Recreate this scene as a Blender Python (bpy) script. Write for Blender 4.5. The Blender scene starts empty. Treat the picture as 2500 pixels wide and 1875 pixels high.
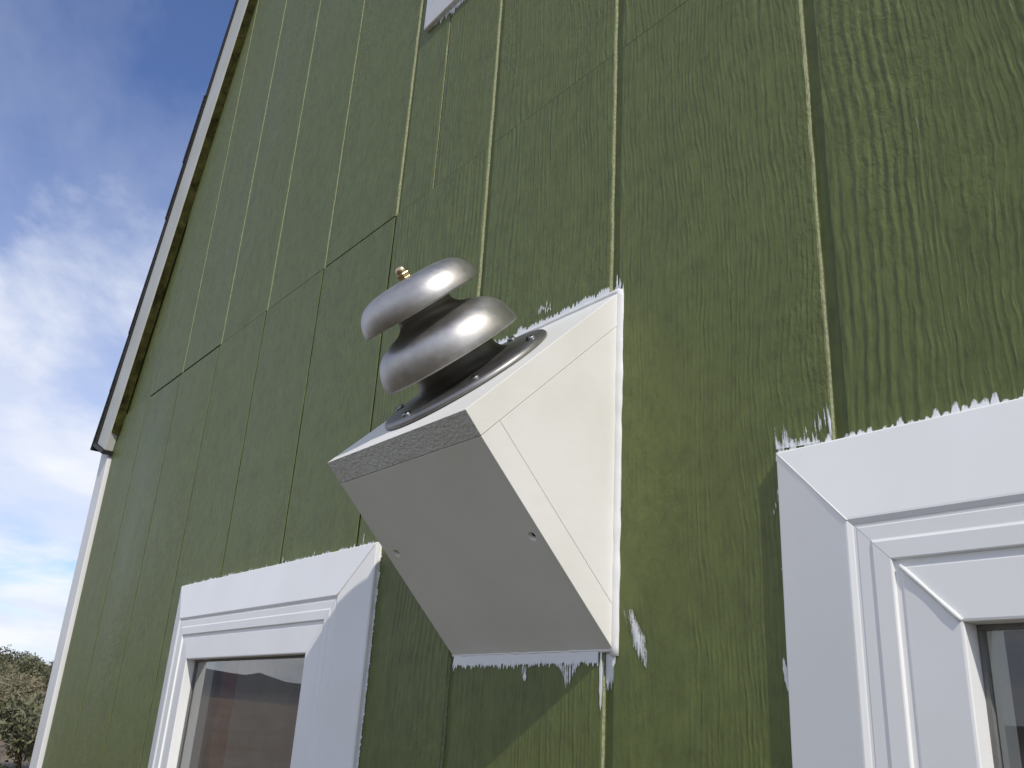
import bpy, bmesh, math, random
import numpy as np
from mathutils import Vector, Matrix, Quaternion, noise as mnoise

random.seed(7)
scene = bpy.context.scene
col = scene.collection
H0 = 1.8                      # camera height above the ground; wall data below are given relative to it

# ------------------------------------------------------------------ camera
cam_d = bpy.data.cameras.new("Camera")
cam = bpy.data.objects.new("Camera", cam_d); col.objects.link(cam)
cam_d.sensor_width = 36.0
cam_d.lens = 36.0 * 2173.9 / 2500.0
cam_d.clip_start = 0.02
cam_d.clip_end = 30000.0
_r = ((0.6225, -0.2471, -0.7426), (0.7805, 0.2653, 0.5661), (0.0571, -0.9320, 0.3580))
_right = Vector((_r[0][0], _r[1][0], _r[2][0])); _fwd = Vector((_r[0][2], _r[1][2], _r[2][2])).normalized()
_right = (_right - _right.dot(_fwd) * _fwd).normalized(); _up = _right.cross(_fwd)
_m = Matrix((( _right.x, _up.x, -_fwd.x, 0.0), (_right.y, _up.y, -_fwd.y, -0.4832), (_right.z, _up.z, -_fwd.z, H0), (0, 0, 0, 1)))
cam.matrix_world = _m
scene.camera = cam

# ------------------------------------------------------------------ light
SUN = Vector((2.95, -1.0, 2.80)).normalized()
world = bpy.data.worlds.new("World"); scene.world = world; world.use_nodes = True
nt = world.node_tree; nt.nodes.clear()
def N(t, kind, loc=(0, 0), **kw):
    n = t.nodes.new(kind)
    for k, v in kw.items(): setattr(n, k, v)
    return n
wo = N(nt, "ShaderNodeOutputWorld"); bg = N(nt, "ShaderNodeBackground")
sky = N(nt, "ShaderNodeTexSky"); sky.sky_type = 'NISHITA'; sky.sun_disc = False
sky.sun_elevation = math.asin(SUN.z); sky.sun_rotation = math.atan2(SUN.x, SUN.y)
sky.altitude = 1500.0; sky.air_density = 1.0; sky.dust_density = 0.6; sky.ozone_density = 1.6
bg.inputs["Strength"].default_value = 0.122
def math_n(t, op, a, b=None, c=None, clamp=False):
    n = t.nodes.new("ShaderNodeMath"); n.operation = op; n.use_clamp = clamp
    for i, v in enumerate((a, b, c)):
        if v is None: continue
        if isinstance(v, (int, float)): n.inputs[i].default_value = v
        else: t.links.new(v, n.inputs[i])
    return n.outputs[0]
def noise_n(t, vec, scale, detail=4.0, rough=0.55, dist=0.0):
    n = t.nodes.new("ShaderNodeTexNoise")
    n.inputs["Scale"].default_value = scale; n.inputs["Detail"].default_value = detail
    n.inputs["Roughness"].default_value = rough; n.inputs["Distortion"].default_value = dist
    if vec is not None: t.links.new(vec, n.inputs["Vector"])
    return n.outputs["Fac"]
def ramp_n(t, fac, stops):
    n = t.nodes.new("ShaderNodeValToRGB"); e = n.color_ramp.elements
    while len(e) > 1: e.remove(e[-1])
    e[0].position = stops[0][0]; e[0].color = stops[0][1]
    for p_, c_ in stops[1:]:
        x = e.new(p_); x.color = c_
    t.links.new(fac, n.inputs[0]); return n.outputs["Color"]
def mix_n(t, fac, a, b, mode='MIX'):
    n = t.nodes.new("ShaderNodeMix"); n.data_type = 'RGBA'; n.blend_type = mode
    for s_, v in ((n.inputs[0], fac), (n.inputs[6], a), (n.inputs[7], b)):
        if isinstance(v, (int, float)): s_.default_value = v
        elif isinstance(v, tuple): s_.default_value = v if len(v) == 4 else (*v, 1)
        else: t.links.new(v, s_)
    return n.outputs[2]
def map_n(t, vec, loc=(0, 0, 0), sc=(1, 1, 1), rot=(0, 0, 0)):
    n = t.nodes.new("ShaderNodeMapping"); t.links.new(vec, n.inputs[0])
    n.inputs[1].default_value = loc; n.inputs[2].default_value = rot; n.inputs[3].default_value = sc
    return n.outputs[0]
def g(v): return (v, v, v, 1)

tc = N(nt, "ShaderNodeTexCoord")
sx = N(nt, "ShaderNodeSeparateXYZ"); nt.links.new(tc.outputs["Generated"], sx.inputs[0])
zc = math_n(nt, 'MAXIMUM', sx.outputs[2], 0.0)
den = math_n(nt, 'ADD', zc, 0.16)
cb = N(nt, "ShaderNodeCombineXYZ")
nt.links.new(math_n(nt, 'DIVIDE', sx.outputs[0], den), cb.inputs[0])
nt.links.new(math_n(nt, 'DIVIDE', sx.outputs[1], den), cb.inputs[1])
uv = map_n(nt, cb.outputs[0], loc=(3.1, 1.7, 0.0), rot=(0, 0, 0.35))
low = math_n(nt, 'POWER', math_n(nt, 'SUBTRACT', 1.0, zc, clamp=True), 3.0)
# thin high veil
veil = noise_n(nt, map_n(nt, uv, loc=(0.4, 5.0, 0.0), sc=(0.7, 1.1, 1.0)), 0.9, 8.0, 0.58, 0.15)
veil = math_n(nt, 'ADD', veil, math_n(nt, 'MULTIPLY', low, 0.24))
vmask = ramp_n(nt, veil, [(0.36, g(0.02)), (0.54, g(0.32)), (0.70, g(0.75))])
# brighter heaped cloud
big = noise_n(nt, map_n(nt, uv, loc=(2.6, 1.1, 0.0), sc=(1.0, 1.25, 1.0)), 1.15, 9.0, 0.56, 0.25)
big = math_n(nt, 'ADD', big, math_n(nt, 'MULTIPLY', low, 0.17))
pmask = ramp_n(nt, big, [(0.515, g(0.0)), (0.58, g(0.35)), (0.66, g(0.85)), (0.78, g(1.0))])
shade = ramp_n(nt, noise_n(nt, map_n(nt, uv, loc=(2.0, 8.0, 0.0)), 1.6, 6.0, 0.55), [(0.35, (4.2, 4.55, 5.3, 1)), (0.60, (5.35, 5.5, 5.8, 1))])
skyc = mix_n(nt, 1.0, sky.outputs[0], (0.60, 0.68, 0.90), 'MULTIPLY')
c1 = mix_n(nt, vmask, skyc, (4.5, 4.75, 5.4, 1))
nt.links.new(mix_n(nt, pmask, c1, shade), bg.inputs["Color"])
nt.links.new(bg.outputs[0], wo.inputs[0])

sun_d = bpy.data.lights.new("Sun", 'SUN'); sun = bpy.data.objects.new("Sun", sun_d); col.objects.link(sun)
sun_d.energy = 2.05; sun_d.angle = math.radians(0.53); sun_d.color = (1.0, 0.945, 0.86)
sun.rotation_euler = SUN.to_track_quat('Z', 'Y').to_euler()
sun.location = (3, -2, 6)

vs = scene.view_settings
vs.view_transform = 'Standard'; vs.look = 'None'; vs.gamma = 1.0; vs.use_curve_mapping = False
vs.exposure = 0.55

# ------------------------------------------------------------------ materials
def new_mat(name):
    m = bpy.data.materials.new(name); m.use_nodes = True
    t = m.node_tree; b = t.nodes["Principled BSDF"]
    return m, t, b
def pos_n(t):
    return t.nodes.new("ShaderNodeNewGeometry").outputs["Position"]
def bump_n(t, h, strength, dist, normal=None):
    n = t.nodes.new("ShaderNodeBump"); n.inputs["Strength"].default_value = strength; n.inputs["Distance"].default_value = dist
    t.links.new(h, n.inputs["Height"])
    if normal is not None: t.links.new(normal, n.inputs["Normal"])
    return n.outputs[0]

S = 0.2032; XG = -0.2987; GW = 0.0110; GD = 0.0037; ZS = 0.615
def mat_siding():
    m, t, b = new_mat("olive_siding_paint")
    P = pos_n(t)
    sp = t.nodes.new("ShaderNodeSeparateXYZ"); t.links.new(P, sp.inputs[0])
    cid = math_n(t, 'FLOOR', math_n(t, 'DIVIDE', math_n(t, 'SUBTRACT', sp.outputs[0], XG), S))
    row = math_n(t, 'GREATER_THAN', sp.outputs[2], ZS + H0)
    wn = t.nodes.new("ShaderNodeTexWhiteNoise"); wn.noise_dimensions = '2D'
    c2 = t.nodes.new("ShaderNodeCombineXYZ"); t.links.new(cid, c2.inputs[0]); t.links.new(row, c2.inputs[1])
    t.links.new(c2.outputs[0], wn.inputs["Vector"])
    off = t.nodes.new("ShaderNodeVectorMath"); off.operation = 'MULTIPLY_ADD'
    t.links.new(wn.outputs["Color"], off.inputs[0]); off.inputs[1].default_value = (7.0, 0.0, 11.0); t.links.new(P, off.inputs[2])
    Q = off.outputs[0]
    # slow sideways wander of the grain, plus a short wiggle
    wand = noise_n(t, map_n(t, Q, sc=(7.0, 1.0, 2.6)), 1.0, 2.0, 0.5)
    sq = t.nodes.new("ShaderNodeSeparateXYZ"); t.links.new(Q, sq.inputs[0])
    xw = math_n(t, 'ADD', sq.outputs[0], math_n(t, 'MULTIPLY', wand, 0.055))
    ripple = noise_n(t, map_n(t, Q, sc=(75.0, 1.0, 42.0)), 1.0, 2.0, 0.5)
    xw2 = math_n(t, 'ADD', xw, math_n(t, 'MULTIPLY', ripple, 0.0050))
    cw = t.nodes.new("ShaderNodeCombineXYZ"); t.links.new(xw2, cw.inputs[0]); t.links.new(sq.outputs[2], cw.inputs[2])
    brd = t.nodes.new("ShaderNodeSeparateColor"); t.links.new(wn.outputs["Color"], brd.inputs[0])
    def wave(period, sharp):
        w_ = math_n(t, 'SINE', math_n(t, 'MULTIPLY', xw2, 2 * math.pi / period))
        return math_n(t, 'POWER', math_n(t, 'MULTIPLY', math_n(t, 'ADD', w_, 1.0), 0.5), sharp)
    # bold wavy growth rings in some zones
    zone = noise_n(t, map_n(t, Q, sc=(11.0, 1.0, 0.9)), 1.0, 2.0, 0.5)
    zone = math_n(t, 'ADD', zone, math_n(t, 'MULTIPLY', math_n(t, 'SUBTRACT', brd.outputs[0], 0.5), 0.16))
    bold = ramp_n(t, zone, [(0.50, g(0.0)), (0.60, g(1.0))])
    brk = ramp_n(t, noise_n(t, map_n(t, cw.outputs[0], sc=(110.0, 1.0, 17.0)), 1.0, 2.0, 0.5), [(0.36, g(0.10)), (0.58, g(1.0))])
    h = math_n(t, 'MULTIPLY', math_n(t, 'MULTIPLY', wave(0.0082, 0.8), brk), math_n(t, 'MULTIPLY', bold, 0.95))
    # fine comb of broken ridges elsewhere
    fine = ramp_n(t, zone, [(0.34, g(0.12)), (0.44, g(1.0)), (0.56, g(0.75)), (0.62, g(0.25))])
    brk2 = ramp_n(t, noise_n(t, map_n(t, cw.outputs[0], loc=(3, 0, 1), sc=(210.0, 1.0, 30.0)), 1.0, 2.5, 0.55), [(0.42, g(0.05)), (0.62, g(1.0))])
    h = math_n(t, 'ADD', h, math_n(t, 'MULTIPLY', math_n(t, 'MULTIPLY', wave(0.0047, 1.1), brk2), math_n(t, 'MULTIPLY', fine, 0.55)))
    streak = ramp_n(t, noise_n(t, map_n(t, cw.outputs[0], sc=(330.0, 1.0, 12.0)), 1.0, 3.0, 0.6), [(0.36, g(0.0)), (0.66, g(1.0))])
    h = math_n(t, 'ADD', h, math_n(t, 'MULTIPLY', math_n(t, 'MULTIPLY', streak, fine), 0.22))
    # pebbled patches
    pits = ramp_n(t, noise_n(t, map_n(t, Q, sc=(150.0, 1.0, 95.0)), 1.0, 3.0, 0.6), [(0.34, g(0.0)), (0.56, g(1.0))])
    pmask = ramp_n(t, noise_n(t, map_n(t, Q, loc=(1, 0, 5), sc=(7.0, 1.0, 3.0)), 1.0, 2.0), [(0.50, g(0.0)), (0.64, g(1.0))])
    h = math_n(t, 'ADD', h, math_n(t, 'MULTIPLY', math_n(t, 'MULTIPLY', pits, pmask), 0.40))
    fuzz = noise_n(t, map_n(t, P, sc=(420.0, 420.0, 300.0)), 1.0, 2.0, 0.6)
    h = math_n(t, 'ADD', h, math_n(t, 'MULTIPLY', fuzz, 0.16))
    t.links.new(bump_n(t, h, 0.8, 0.0012), b.inputs["Normal"])
    blot = noise_n(t, map_n(t, P, sc=(2.4, 2.4, 1.4)), 1.0, 5.0, 0.55)
    c = ramp_n(t, blot, [(0.30, (0.116, 0.142, 0.037, 1)), (0.52, (0.126, 0.153, 0.042, 1)), (0.72, (0.136, 0.160, 0.050, 1))])
    spk = ramp_n(t, noise_n(t, map_n(t, P, sc=(90.0, 90.0, 60.0)), 1.0, 4.0, 0.7), [(0.25, g(0.72)), (0.5, g(1.0)), (0.75, g(1.16))])
    c = mix_n(t, 1.0, c, spk, 'MULTIPLY')
    band = ramp_n(t, noise_n(t, map_n(t, Q, sc=(26.0, 1.0, 0.7)), 1.0, 3.0, 0.6), [(0.3, g(0.95)), (0.7, g(1.04))])
    c = mix_n(t, 1.0, c, band, 'MULTIPLY')
    mott = ramp_n(t, noise_n(t, map_n(t, P, loc=(2, 0, 3), sc=(34.0, 1.0, 22.0)), 1.0, 4.0, 0.65), [(0.3, g(0.86)), (0.55, g(1.0)), (0.72, g(1.10))])
    c = mix_n(t, 1.0, c, mott, 'MULTIPLY')
    # a few tiny holes in the paint film
    hole = ramp_n(t, noise_n(t, map_n(t, P, sc=(75.0, 1.0, 40.0)), 1.0, 1.0, 0.5), [(0.13, g(0.25)), (0.19, g(1.0))])
    c = mix_n(t, 1.0, c, hole, 'MULTIPLY')
    t.links.new(c, b.inputs["Base Color"])
    t.links.new(ramp_n(t, blot, [(0.3, g(0.44)), (0.7, g(0.56))]), b.inputs["Roughness"])
    b.inputs["Specular IOR Level"].default_value = 0.4
    return m
def mat_white(name, colr=(0.80, 0.80, 0.785), rough=0.42, brush=0.25, speck=0.0, bscale=(160, 160, 160), dist=0.0006, dirt=0.05):
    m, t, b = new_mat(name); P = pos_n(t)
    n1 = noise_n(t, map_n(t, P, sc=bscale), 1.0, 4.0, 0.6)
    n2 = noise_n(t, P, 9.0, 4.0, 0.55)
    lo = tuple(v * (1 - dirt) for v in colr)
    c = mix_n(t, ramp_n(t, n2, [(0.35, g(0)), (0.65, g(1))]), (*lo[:2], lo[2] * (1 - dirt * .5), 1), (*colr, 1))
    if speck:
        s_ = ramp_n(t, noise_n(t, P, 130.0, 1.0), [(0.14, g(1 - speck)), (0.18, g(1.0))])
        c = mix_n(t, 1.0, c, s_, 'MULTIPLY')
    t.links.new(c, b.inputs["Base Color"]); b.inputs["Roughness"].default_value = rough
    t.links.new(bump_n(t, n1, brush, dist), b.inputs["Normal"])
    return m
def mat_plain(name, colr, rough=0.6, metal=0.0, nscale=30.0, var=0.25, bump=0.2, dist=0.001):
    m, t, b = new_mat(name); P = pos_n(t)
    n = noise_n(t, P, nscale, 5.0, 0.6)
    lo = tuple(v * (1 - var) for v in colr); hi = tuple(min(1, v * (1 + var)) for v in colr)
    t.links.new(ramp_n(t, n, [(0.3, (*lo, 1)), (0.7, (*hi, 1))]), b.inputs["Base Color"])
    b.inputs["Roughness"].default_value = rough; b.inputs["Metallic"].default_value = metal
    if rough >= 0.9: b.inputs["Specular IOR Level"].default_value = 0.05
    if bump: t.links.new(bump_n(t, n, bump, dist), b.inputs["Normal"])
    return m
def mat_smear():
    m, t, b = new_mat("thin_white_paint"); P = pos_n(t)
    at = t.nodes.new("ShaderNodeAttribute"); at.attribute_name = "thin"
    n1 = noise_n(t, map_n(t, P, sc=(520.0, 10.0, 90.0)), 1.0, 3.0, 0.65)
    n2 = noise_n(t, map_n(t, P, sc=(900.0, 10.0, 600.0)), 1.0, 2.0, 0.6)
    f = math_n(t, 'ADD', math_n(t, 'MULTIPLY', n1, 0.7), math_n(t, 'MULTIPLY', n2, 0.3))
    a = math_n(t, 'SUBTRACT', math_n(t, 'MULTIPLY', f, 2.0), math_n(t, 'MULTIPLY', at.outputs["Fac"], 1.0))
    a = ramp_n(t, a, [(0.18, g(0.0)), (0.42, g(0.62)), (0.62, g(1.0))])
    b.inputs["Base Color"].default_value = (0.82, 0.84, 0.84, 1); b.inputs["Roughness"].default_value = 0.4
    t.links.new(bump_n(t, n1, 0.4, 0.0006), b.inputs["Normal"])
    tr = t.nodes.new("ShaderNodeBsdfTransparent"); mx = t.nodes.new("ShaderNodeMixShader")
    t.links.new(a, mx.inputs[0]); t.links.new(tr.outputs[0], mx.inputs[1]); t.links.new(b.outputs[0], mx.inputs[2])
    t.links.new(mx.outputs[0], t.nodes["Material Output"].inputs[0])
    return m
def mat_metal(name="brushed_steel", k=1.0):
    m, t, b = new_mat(name)
    oc = t.nodes.new("ShaderNodeTexCoord").outputs["Object"]
    sp = t.nodes.new("ShaderNodeSeparateXYZ"); t.links.new(oc, sp.inputs[0])
    rr = math_n(t, 'SQRT', math_n(t, 'ADD', math_n(t, 'MULTIPLY', sp.outputs[0], sp.outputs[0]), math_n(t, 'MULTIPLY', sp.outputs[1], sp.outputs[1])))
    cv = t.nodes.new("ShaderNodeCombineXYZ"); t.links.new(rr, cv.inputs[0]); t.links.new(sp.outputs[2], cv.inputs[1])
    ring = noise_n(t, map_n(t, cv.outputs[0], sc=(1500, 1500, 1)), 1.0, 2.0, 0.6)
    blot = noise_n(t, oc, 45.0, 4.0, 0.6)
    scr = noise_n(t, map_n(t, oc, sc=(70, 260, 200), rot=(0.3, 0.5, 0.9)), 1.0, 4.0, 0.7)
    t.links.new(ramp_n(t, blot, [(0.3, (0.40 * k, 0.385 * k, 0.36 * k, 1)), (0.7, (0.54 * k, 0.525 * k, 0.50 * k, 1))]), b.inputs["Base Color"])
    b.inputs["Metallic"].default_value = 1.0
    rg = math_n(t, 'ADD', math_n(t, 'MULTIPLY', blot, 0.16), math_n(t, 'MULTIPLY', scr, 0.20))
    t.links.new(math_n(t, 'ADD', rg, 0.28), b.inputs["Roughness"])
    hb = math_n(t, 'ADD', math_n(t, 'MULTIPLY', ring, 0.6), math_n(t, 'MULTIPLY', scr, 0.5))
    t.links.new(bump_n(t, hb, 0.16, 0.0005), b.inputs["Normal"])
    return m
def mat_glass():
    m, t, b = new_mat("window_glass"); t.nodes.remove(b)
    lw = t.nodes.new("ShaderNodeFresnel"); lw.inputs[0].default_value = 1.5
    R_ = lw.outputs[0]
    f = math_n(t, 'DIVIDE', math_n(t, 'MULTIPLY', R_, 2.0), math_n(t, 'ADD', R_, 1.0))
    gl = t.nodes.new("ShaderNodeBsdfGlossy"); gl.inputs["Roughness"].default_value = 0.012; gl.inputs["Color"].default_value = (0.95, 0.96, 0.97, 1)
    P = pos_n(t)
    t.links.new(bump_n(t, noise_n(t, P, 3.0, 1.0), 0.02, 0.001), gl.inputs["Normal"])
    tr = t.nodes.new("ShaderNodeBsdfTransparent"); tr.inputs[0].default_value = (0.86, 0.89, 0.87, 1)
    df = t.nodes.new("ShaderNodeBsdfDiffuse"); df.inputs[0].default_value = (0.55, 0.54, 0.5, 1)
    mx = t.nodes.new("ShaderNodeMixShader"); t.links.new(f, mx.inputs[0]); t.links.new(tr.outputs[0], mx.inputs[1]); t.links.new(gl.outputs[0], mx.inputs[2])
    dust = ramp_n(t, noise_n(t, P, 24.0, 5.0, 0.65), [(0.35, g(0.012)), (0.7, g(0.05))])
    m2 = t.nodes.new("ShaderNodeMixShader"); t.links.new(dust, m2.inputs[0]); t.links.new(mx.outputs[0], m2.inputs[1]); t.links.new(df.outputs[0], m2.inputs[2])
    t.links.new(m2.outputs[0], t.nodes["Material Output"].inputs[0])
    return m
def mat_clear():
    m, t, b = new_mat("clear_glass_edge"); t.nodes.remove(b)
    tr = t.nodes.new("ShaderNodeBsdfTransparent"); tr.inputs[0].default_value = (0.95, 0.97, 0.96, 1)
    t.links.new(tr.outputs[0], t.nodes["Material Output"].inputs[0]); return m
def mat_ground():
    m, t, b = new_mat("dry_soil"); P = pos_n(t)
    n1 = noise_n(t, P, 0.35, 6.0, 0.6); n2 = noise_n(t, P, 6.0, 6.0, 0.65)
    c = ramp_n(t, n1, [(0.3, (0.20, 0.125, 0.08, 1)), (0.5, (0.23, 0.185, 0.14, 1)), (0.7, (0.22, 0.20, 0.16, 1))])
    c = mix_n(t, 1.0, c, ramp_n(t, n2, [(0.3, g(0.72)), (0.7, g(1.15))]), 'MULTIPLY')
    ln = t.nodes.new("ShaderNodeVectorMath"); ln.operation = 'LENGTH'; t.links.new(P, ln.inputs[0])
    d_ = math_n(t, 'ADD', math_n(t, 'MULTIPLY', ln.outputs["Value"], 0.05), math_n(t, 'MULTIPLY', n1, 0.5))
    yard = ramp_n(t, n2, [(0.3, (0.052, 0.043, 0.022, 1)), (0.7, (0.105, 0.085, 0.050, 1))])
    c = mix_n(t, ramp_n(t, d_, [(0.75, g(0)), (1.0, g(1))]), yard, c)
    t.links.new(c, b.inputs["Base Color"]); b.inputs["Roughness"].default_value = 0.95
    t.links.new(bump_n(t, n2, 0.6, 0.05), b.inputs["Normal"]); return m
def mat_leaf(name, c0, c1):
    m, t, b = new_mat(name)
    oi = t.nodes.new("ShaderNodeObjectInfo"); P = pos_n(t)
    n = noise_n(t, P, 5.0, 3.0, 0.6)
    f = math_n(t, 'ADD', math_n(t, 'MULTIPLY', n, 0.7), math_n(t, 'MULTIPLY', oi.outputs["Random"], 0.35))
    t.links.new(ramp_n(t, f, [(0.25, (*c0, 1)), (0.75, (*c1, 1))]), b.inputs["Base Color"]); b.inputs["Roughness"].default_value = 0.75
    return m

M = {}
M['siding'] = mat_siding()
M['trim'] = mat_white("white_vinyl_trim", (0.88, 0.88, 0.87), 0.38, 0.10, speck=0.25, bscale=(60, 60, 60), dist=0.0005)
M['boxpaint'] = mat_white("white_house_paint", (0.82, 0.81, 0.77), 0.48, 0.32, bscale=(70, 50, 110), dist=0.0007, dirt=0.08)
M['endgrain'] = mat_white("painted_rough_board_end", (0.77, 0.765, 0.74), 0.65, 0.9, bscale=(330, 330, 330), dist=0.0032, dirt=0.10)
M['caulk'] = mat_white("white_caulk", (0.82, 0.82, 0.80), 0.32, 0.35, bscale=(120, 120, 60), dist=0.0016)
M['fascia'] = mat_white("grey_white_rake_paint", (0.56, 0.57, 0.53), 0.5, 0.3, bscale=(40, 40, 40), dist=0.001, dirt=0.12)
M['cornerpaint'] = mat_white("corner_board_paint", (0.76, 0.76, 0.75), 0.45, 0.2)
M['smear'] = mat_smear()
M['metal'] = mat_metal(); M['metal_dark'] = mat_metal("dull_dark_steel", 0.60)
M['brass'] = mat_plain("brass_nut", (0.62, 0.50, 0.30), 0.28, 1.0, 60.0, 0.1, 0.05, 0.0003)
M['steel'] = mat_plain("dull_steel_screw", (0.36, 0.36, 0.35), 0.30, 1.0, 200.0, 0.15, 0.05, 0.0002)
M['dark'] = mat_plain("dark_hole", (0.02, 0.02, 0.02), 0.9, 0, 50, 0.2, 0)
M['gasket'] = mat_plain("grey_glazing_gasket", (0.16, 0.16, 0.15), 0.6, 0, 60, 0.15, 0.1)
M['glass'] = mat_glass(); M['clear'] = mat_clear()
M['shingle'] = mat_plain("charcoal_shingle", (0.045, 0.043, 0.040), 0.9, 0, 180, 0.5, 0.8, 0.003)
M['drip'] = mat_plain("dark_drip_edge", (0.018, 0.017, 0.016), 0.6, 0, 30, 0.3, 0.1)
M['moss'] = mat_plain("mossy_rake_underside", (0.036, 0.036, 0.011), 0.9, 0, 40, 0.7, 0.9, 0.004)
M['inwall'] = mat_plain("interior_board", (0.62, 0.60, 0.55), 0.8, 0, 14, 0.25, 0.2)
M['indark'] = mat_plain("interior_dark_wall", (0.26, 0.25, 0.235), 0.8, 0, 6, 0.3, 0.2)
M['stud'] = mat_plain("reddish_brown_stud", (0.46, 0.17, 0.07), 0.7, 0, 30, 0.35, 0.3)
M['floorw'] = mat_plain("interior_floor_wood", (0.42, 0.32, 0.23), 0.6, 0, 8, 0.3, 0.2)
M['ground'] = mat_ground()
def mat_rock():
    m, t, b = new_mat("mountain_slope"); P = pos_n(t)
    sp = t.nodes.new("ShaderNodeSeparateXYZ"); t.links.new(P, sp.inputs[0])
    n = noise_n(t, P, 0.004, 5.0, 0.6)
    f = math_n(t, 'ADD', math_n(t, 'DIVIDE', sp.outputs[2], 260.0), math_n(t, 'MULTIPLY', math_n(t, 'SUBTRACT', n, 0.5), 0.5))
    t.links.new(ramp_n(t, f, [(0.02, (0.20, 0.19, 0.165, 1)), (0.22, (0.09, 0.09, 0.10, 1)), (0.55, (0.040, 0.046, 0.062, 1))]), b.inputs["Base Color"])  # distance haze painted in: upper slopes tinted blue-grey
    b.inputs["Roughness"].default_value = 0.95; return m
M['rock'] = mat_rock()
M['edge_pale'] = mat_plain("sawn_groove_edge", (0.33, 0.35, 0.22), 0.8, 0, 400, 0.40, 0.8, 0.001)
M['edge_dark'] = mat_plain("dark_board_edge", (0.022, 0.026, 0.012), 0.9, 0, 200, 0.5, 0.5, 0.001)  # near-black tone for the groove sides of the lower left boards
M['leaf'] = mat_leaf("grey_green_sage_leaf", (0.115, 0.106, 0.058), (0.30, 0.265, 0.16))
M['leaf2'] = mat_leaf("dull_green_juniper_leaf", (0.062, 0.070, 0.034), (0.17, 0.17, 0.09))
M['stem'] = mat_plain("shrub_stem", (0.12, 0.085, 0.06), 0.9, 0, 20, 0.3, 0.2)

# ------------------------------------------------------------------ helpers
def mesh_obj(name, verts, faces, mat, parent=None, off=True, smooth=False, mats=None, fmats=None):
    me = bpy.data.meshes.new(name)
    if off: verts = [(v[0], v[1], v[2] + H0) for v in verts]
    me.from_pydata([tuple(v) for v in verts], [], faces); 
    bm = bmesh.new(); bm.from_mesh(me)
    bmesh.ops.remove_doubles(bm, verts=bm.verts, dist=1e-7)
    bmesh.ops.recalc_face_normals(bm, faces=bm.faces) if mats is None else None
    bm.to_mesh(me); bm.free()
    for mm in (mats or [mat]): me.materials.append(mm)
    if fmats:
        for p_, i_ in zip(me.polygons, fmats): p_.material_index = i_
    if smooth:
        for p_ in me.polygons: p_.use_smooth = True
    o = bpy.data.objects.new(name, me); col.objects.link(o)
    if parent is not None: attach(o, parent)
    return o
def attach(o, parent):
    o.parent = parent; o.matrix_parent_inverse = parent_world(parent).inverted()
def parent_world(p_):
    return p_.get_world() if hasattr(p_, 'get_world') else WORLD.get(p_.name, Matrix.Identity(4))
WORLD = {}
def empty(name, loc, parent=None):
    o = bpy.data.objects.new(name, None); col.objects.link(o); o.empty_display_size = 0.1
    mw = Matrix.Translation(Vector(loc)); WORLD[o.name] = mw
    if parent is not None: attach(o, parent)
    o.location = loc
    return o
def tag(o, label=None, cat=None, group=None, kind=None):
    if label: o["label"] = label
    if cat: o["category"] = cat
    if group: o["group"] = group
    if kind: o["kind"] = kind
    return o
def box(name, x0, x1, y0, y1, z0, z1, mat, parent=None, bev=0.0, off=True):
    v = [(x, y, z) for x in (x0, x1) for y in (y0, y1) for z in (z0, z1)]
    f = [(0, 1, 3, 2), (4, 6, 7, 5), (0, 4, 5, 1), (2, 3, 7, 6), (0, 2, 6, 4), (1, 5, 7, 3)]
    o = mesh_obj(name, v, f, mat, parent, off)
    if bev: bevel(o, bev)
    return o
def bevel(o, w, seg=2, ang=0.5):
    bm = bmesh.new(); bm.from_mesh(o.data)
    es = [e for e in bm.edges if len(e.link_faces) == 2 and e.calc_face_angle(0) > ang]
    bmesh.ops.bevel(bm, geom=es, offset=w, segments=seg, affect='EDGES', profile=0.5)
    bm.to_mesh(o.data); bm.free()
def prism(name, pts2, axis, a0, a1, mat, parent=None, bev=0.0, off=True):
    """extrude a 2-D outline; axis 'x': outline in (y,z); axis 'y': outline in (x,z)"""
    n = len(pts2); v = []
    for a in (a0, a1):
        for p_ in pts2: v.append((a, p_[0], p_[1]) if axis == 'x' else (p_[0], a, p_[1]))
    f = [tuple(range(n)), tuple(range(2 * n - 1, n - 1, -1))] + [(i, (i + 1) % n, n + (i + 1) % n, n + i) for i in range(n)]
    o = mesh_obj(name, v, f, mat, parent, off)
    if bev: bevel(o, bev)
    return o
def lathe(name, prof, mat, parent, axis_m, seg=96, smooth=True):
    v = []; f = []
    for (r, h) in prof:
        for i in range(seg):
            a = 2 * math.pi * i / seg; v.append((r * math.cos(a), r * math.sin(a), h))
    for j in range(len(prof) - 1):
        for i in range(seg):
            i2 = (i + 1) % seg; f.append((j * seg + i, j * seg + i2, (j + 1) * seg + i2, (j + 1) * seg + i))
    o = mesh_obj(name, v, f, mat, None, off=False, smooth=smooth)
    if parent is not None: o.parent = parent
    o.matrix_local = axis_m
    if smooth:
        bm = bmesh.new(); bm.from_mesh(o.data)
        for e in bm.edges:
            if len(e.link_faces) == 2 and e.calc_face_angle(0) > 0.6: e.smooth = False
        bm.to_mesh(o.data); bm.free()
    return o

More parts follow.
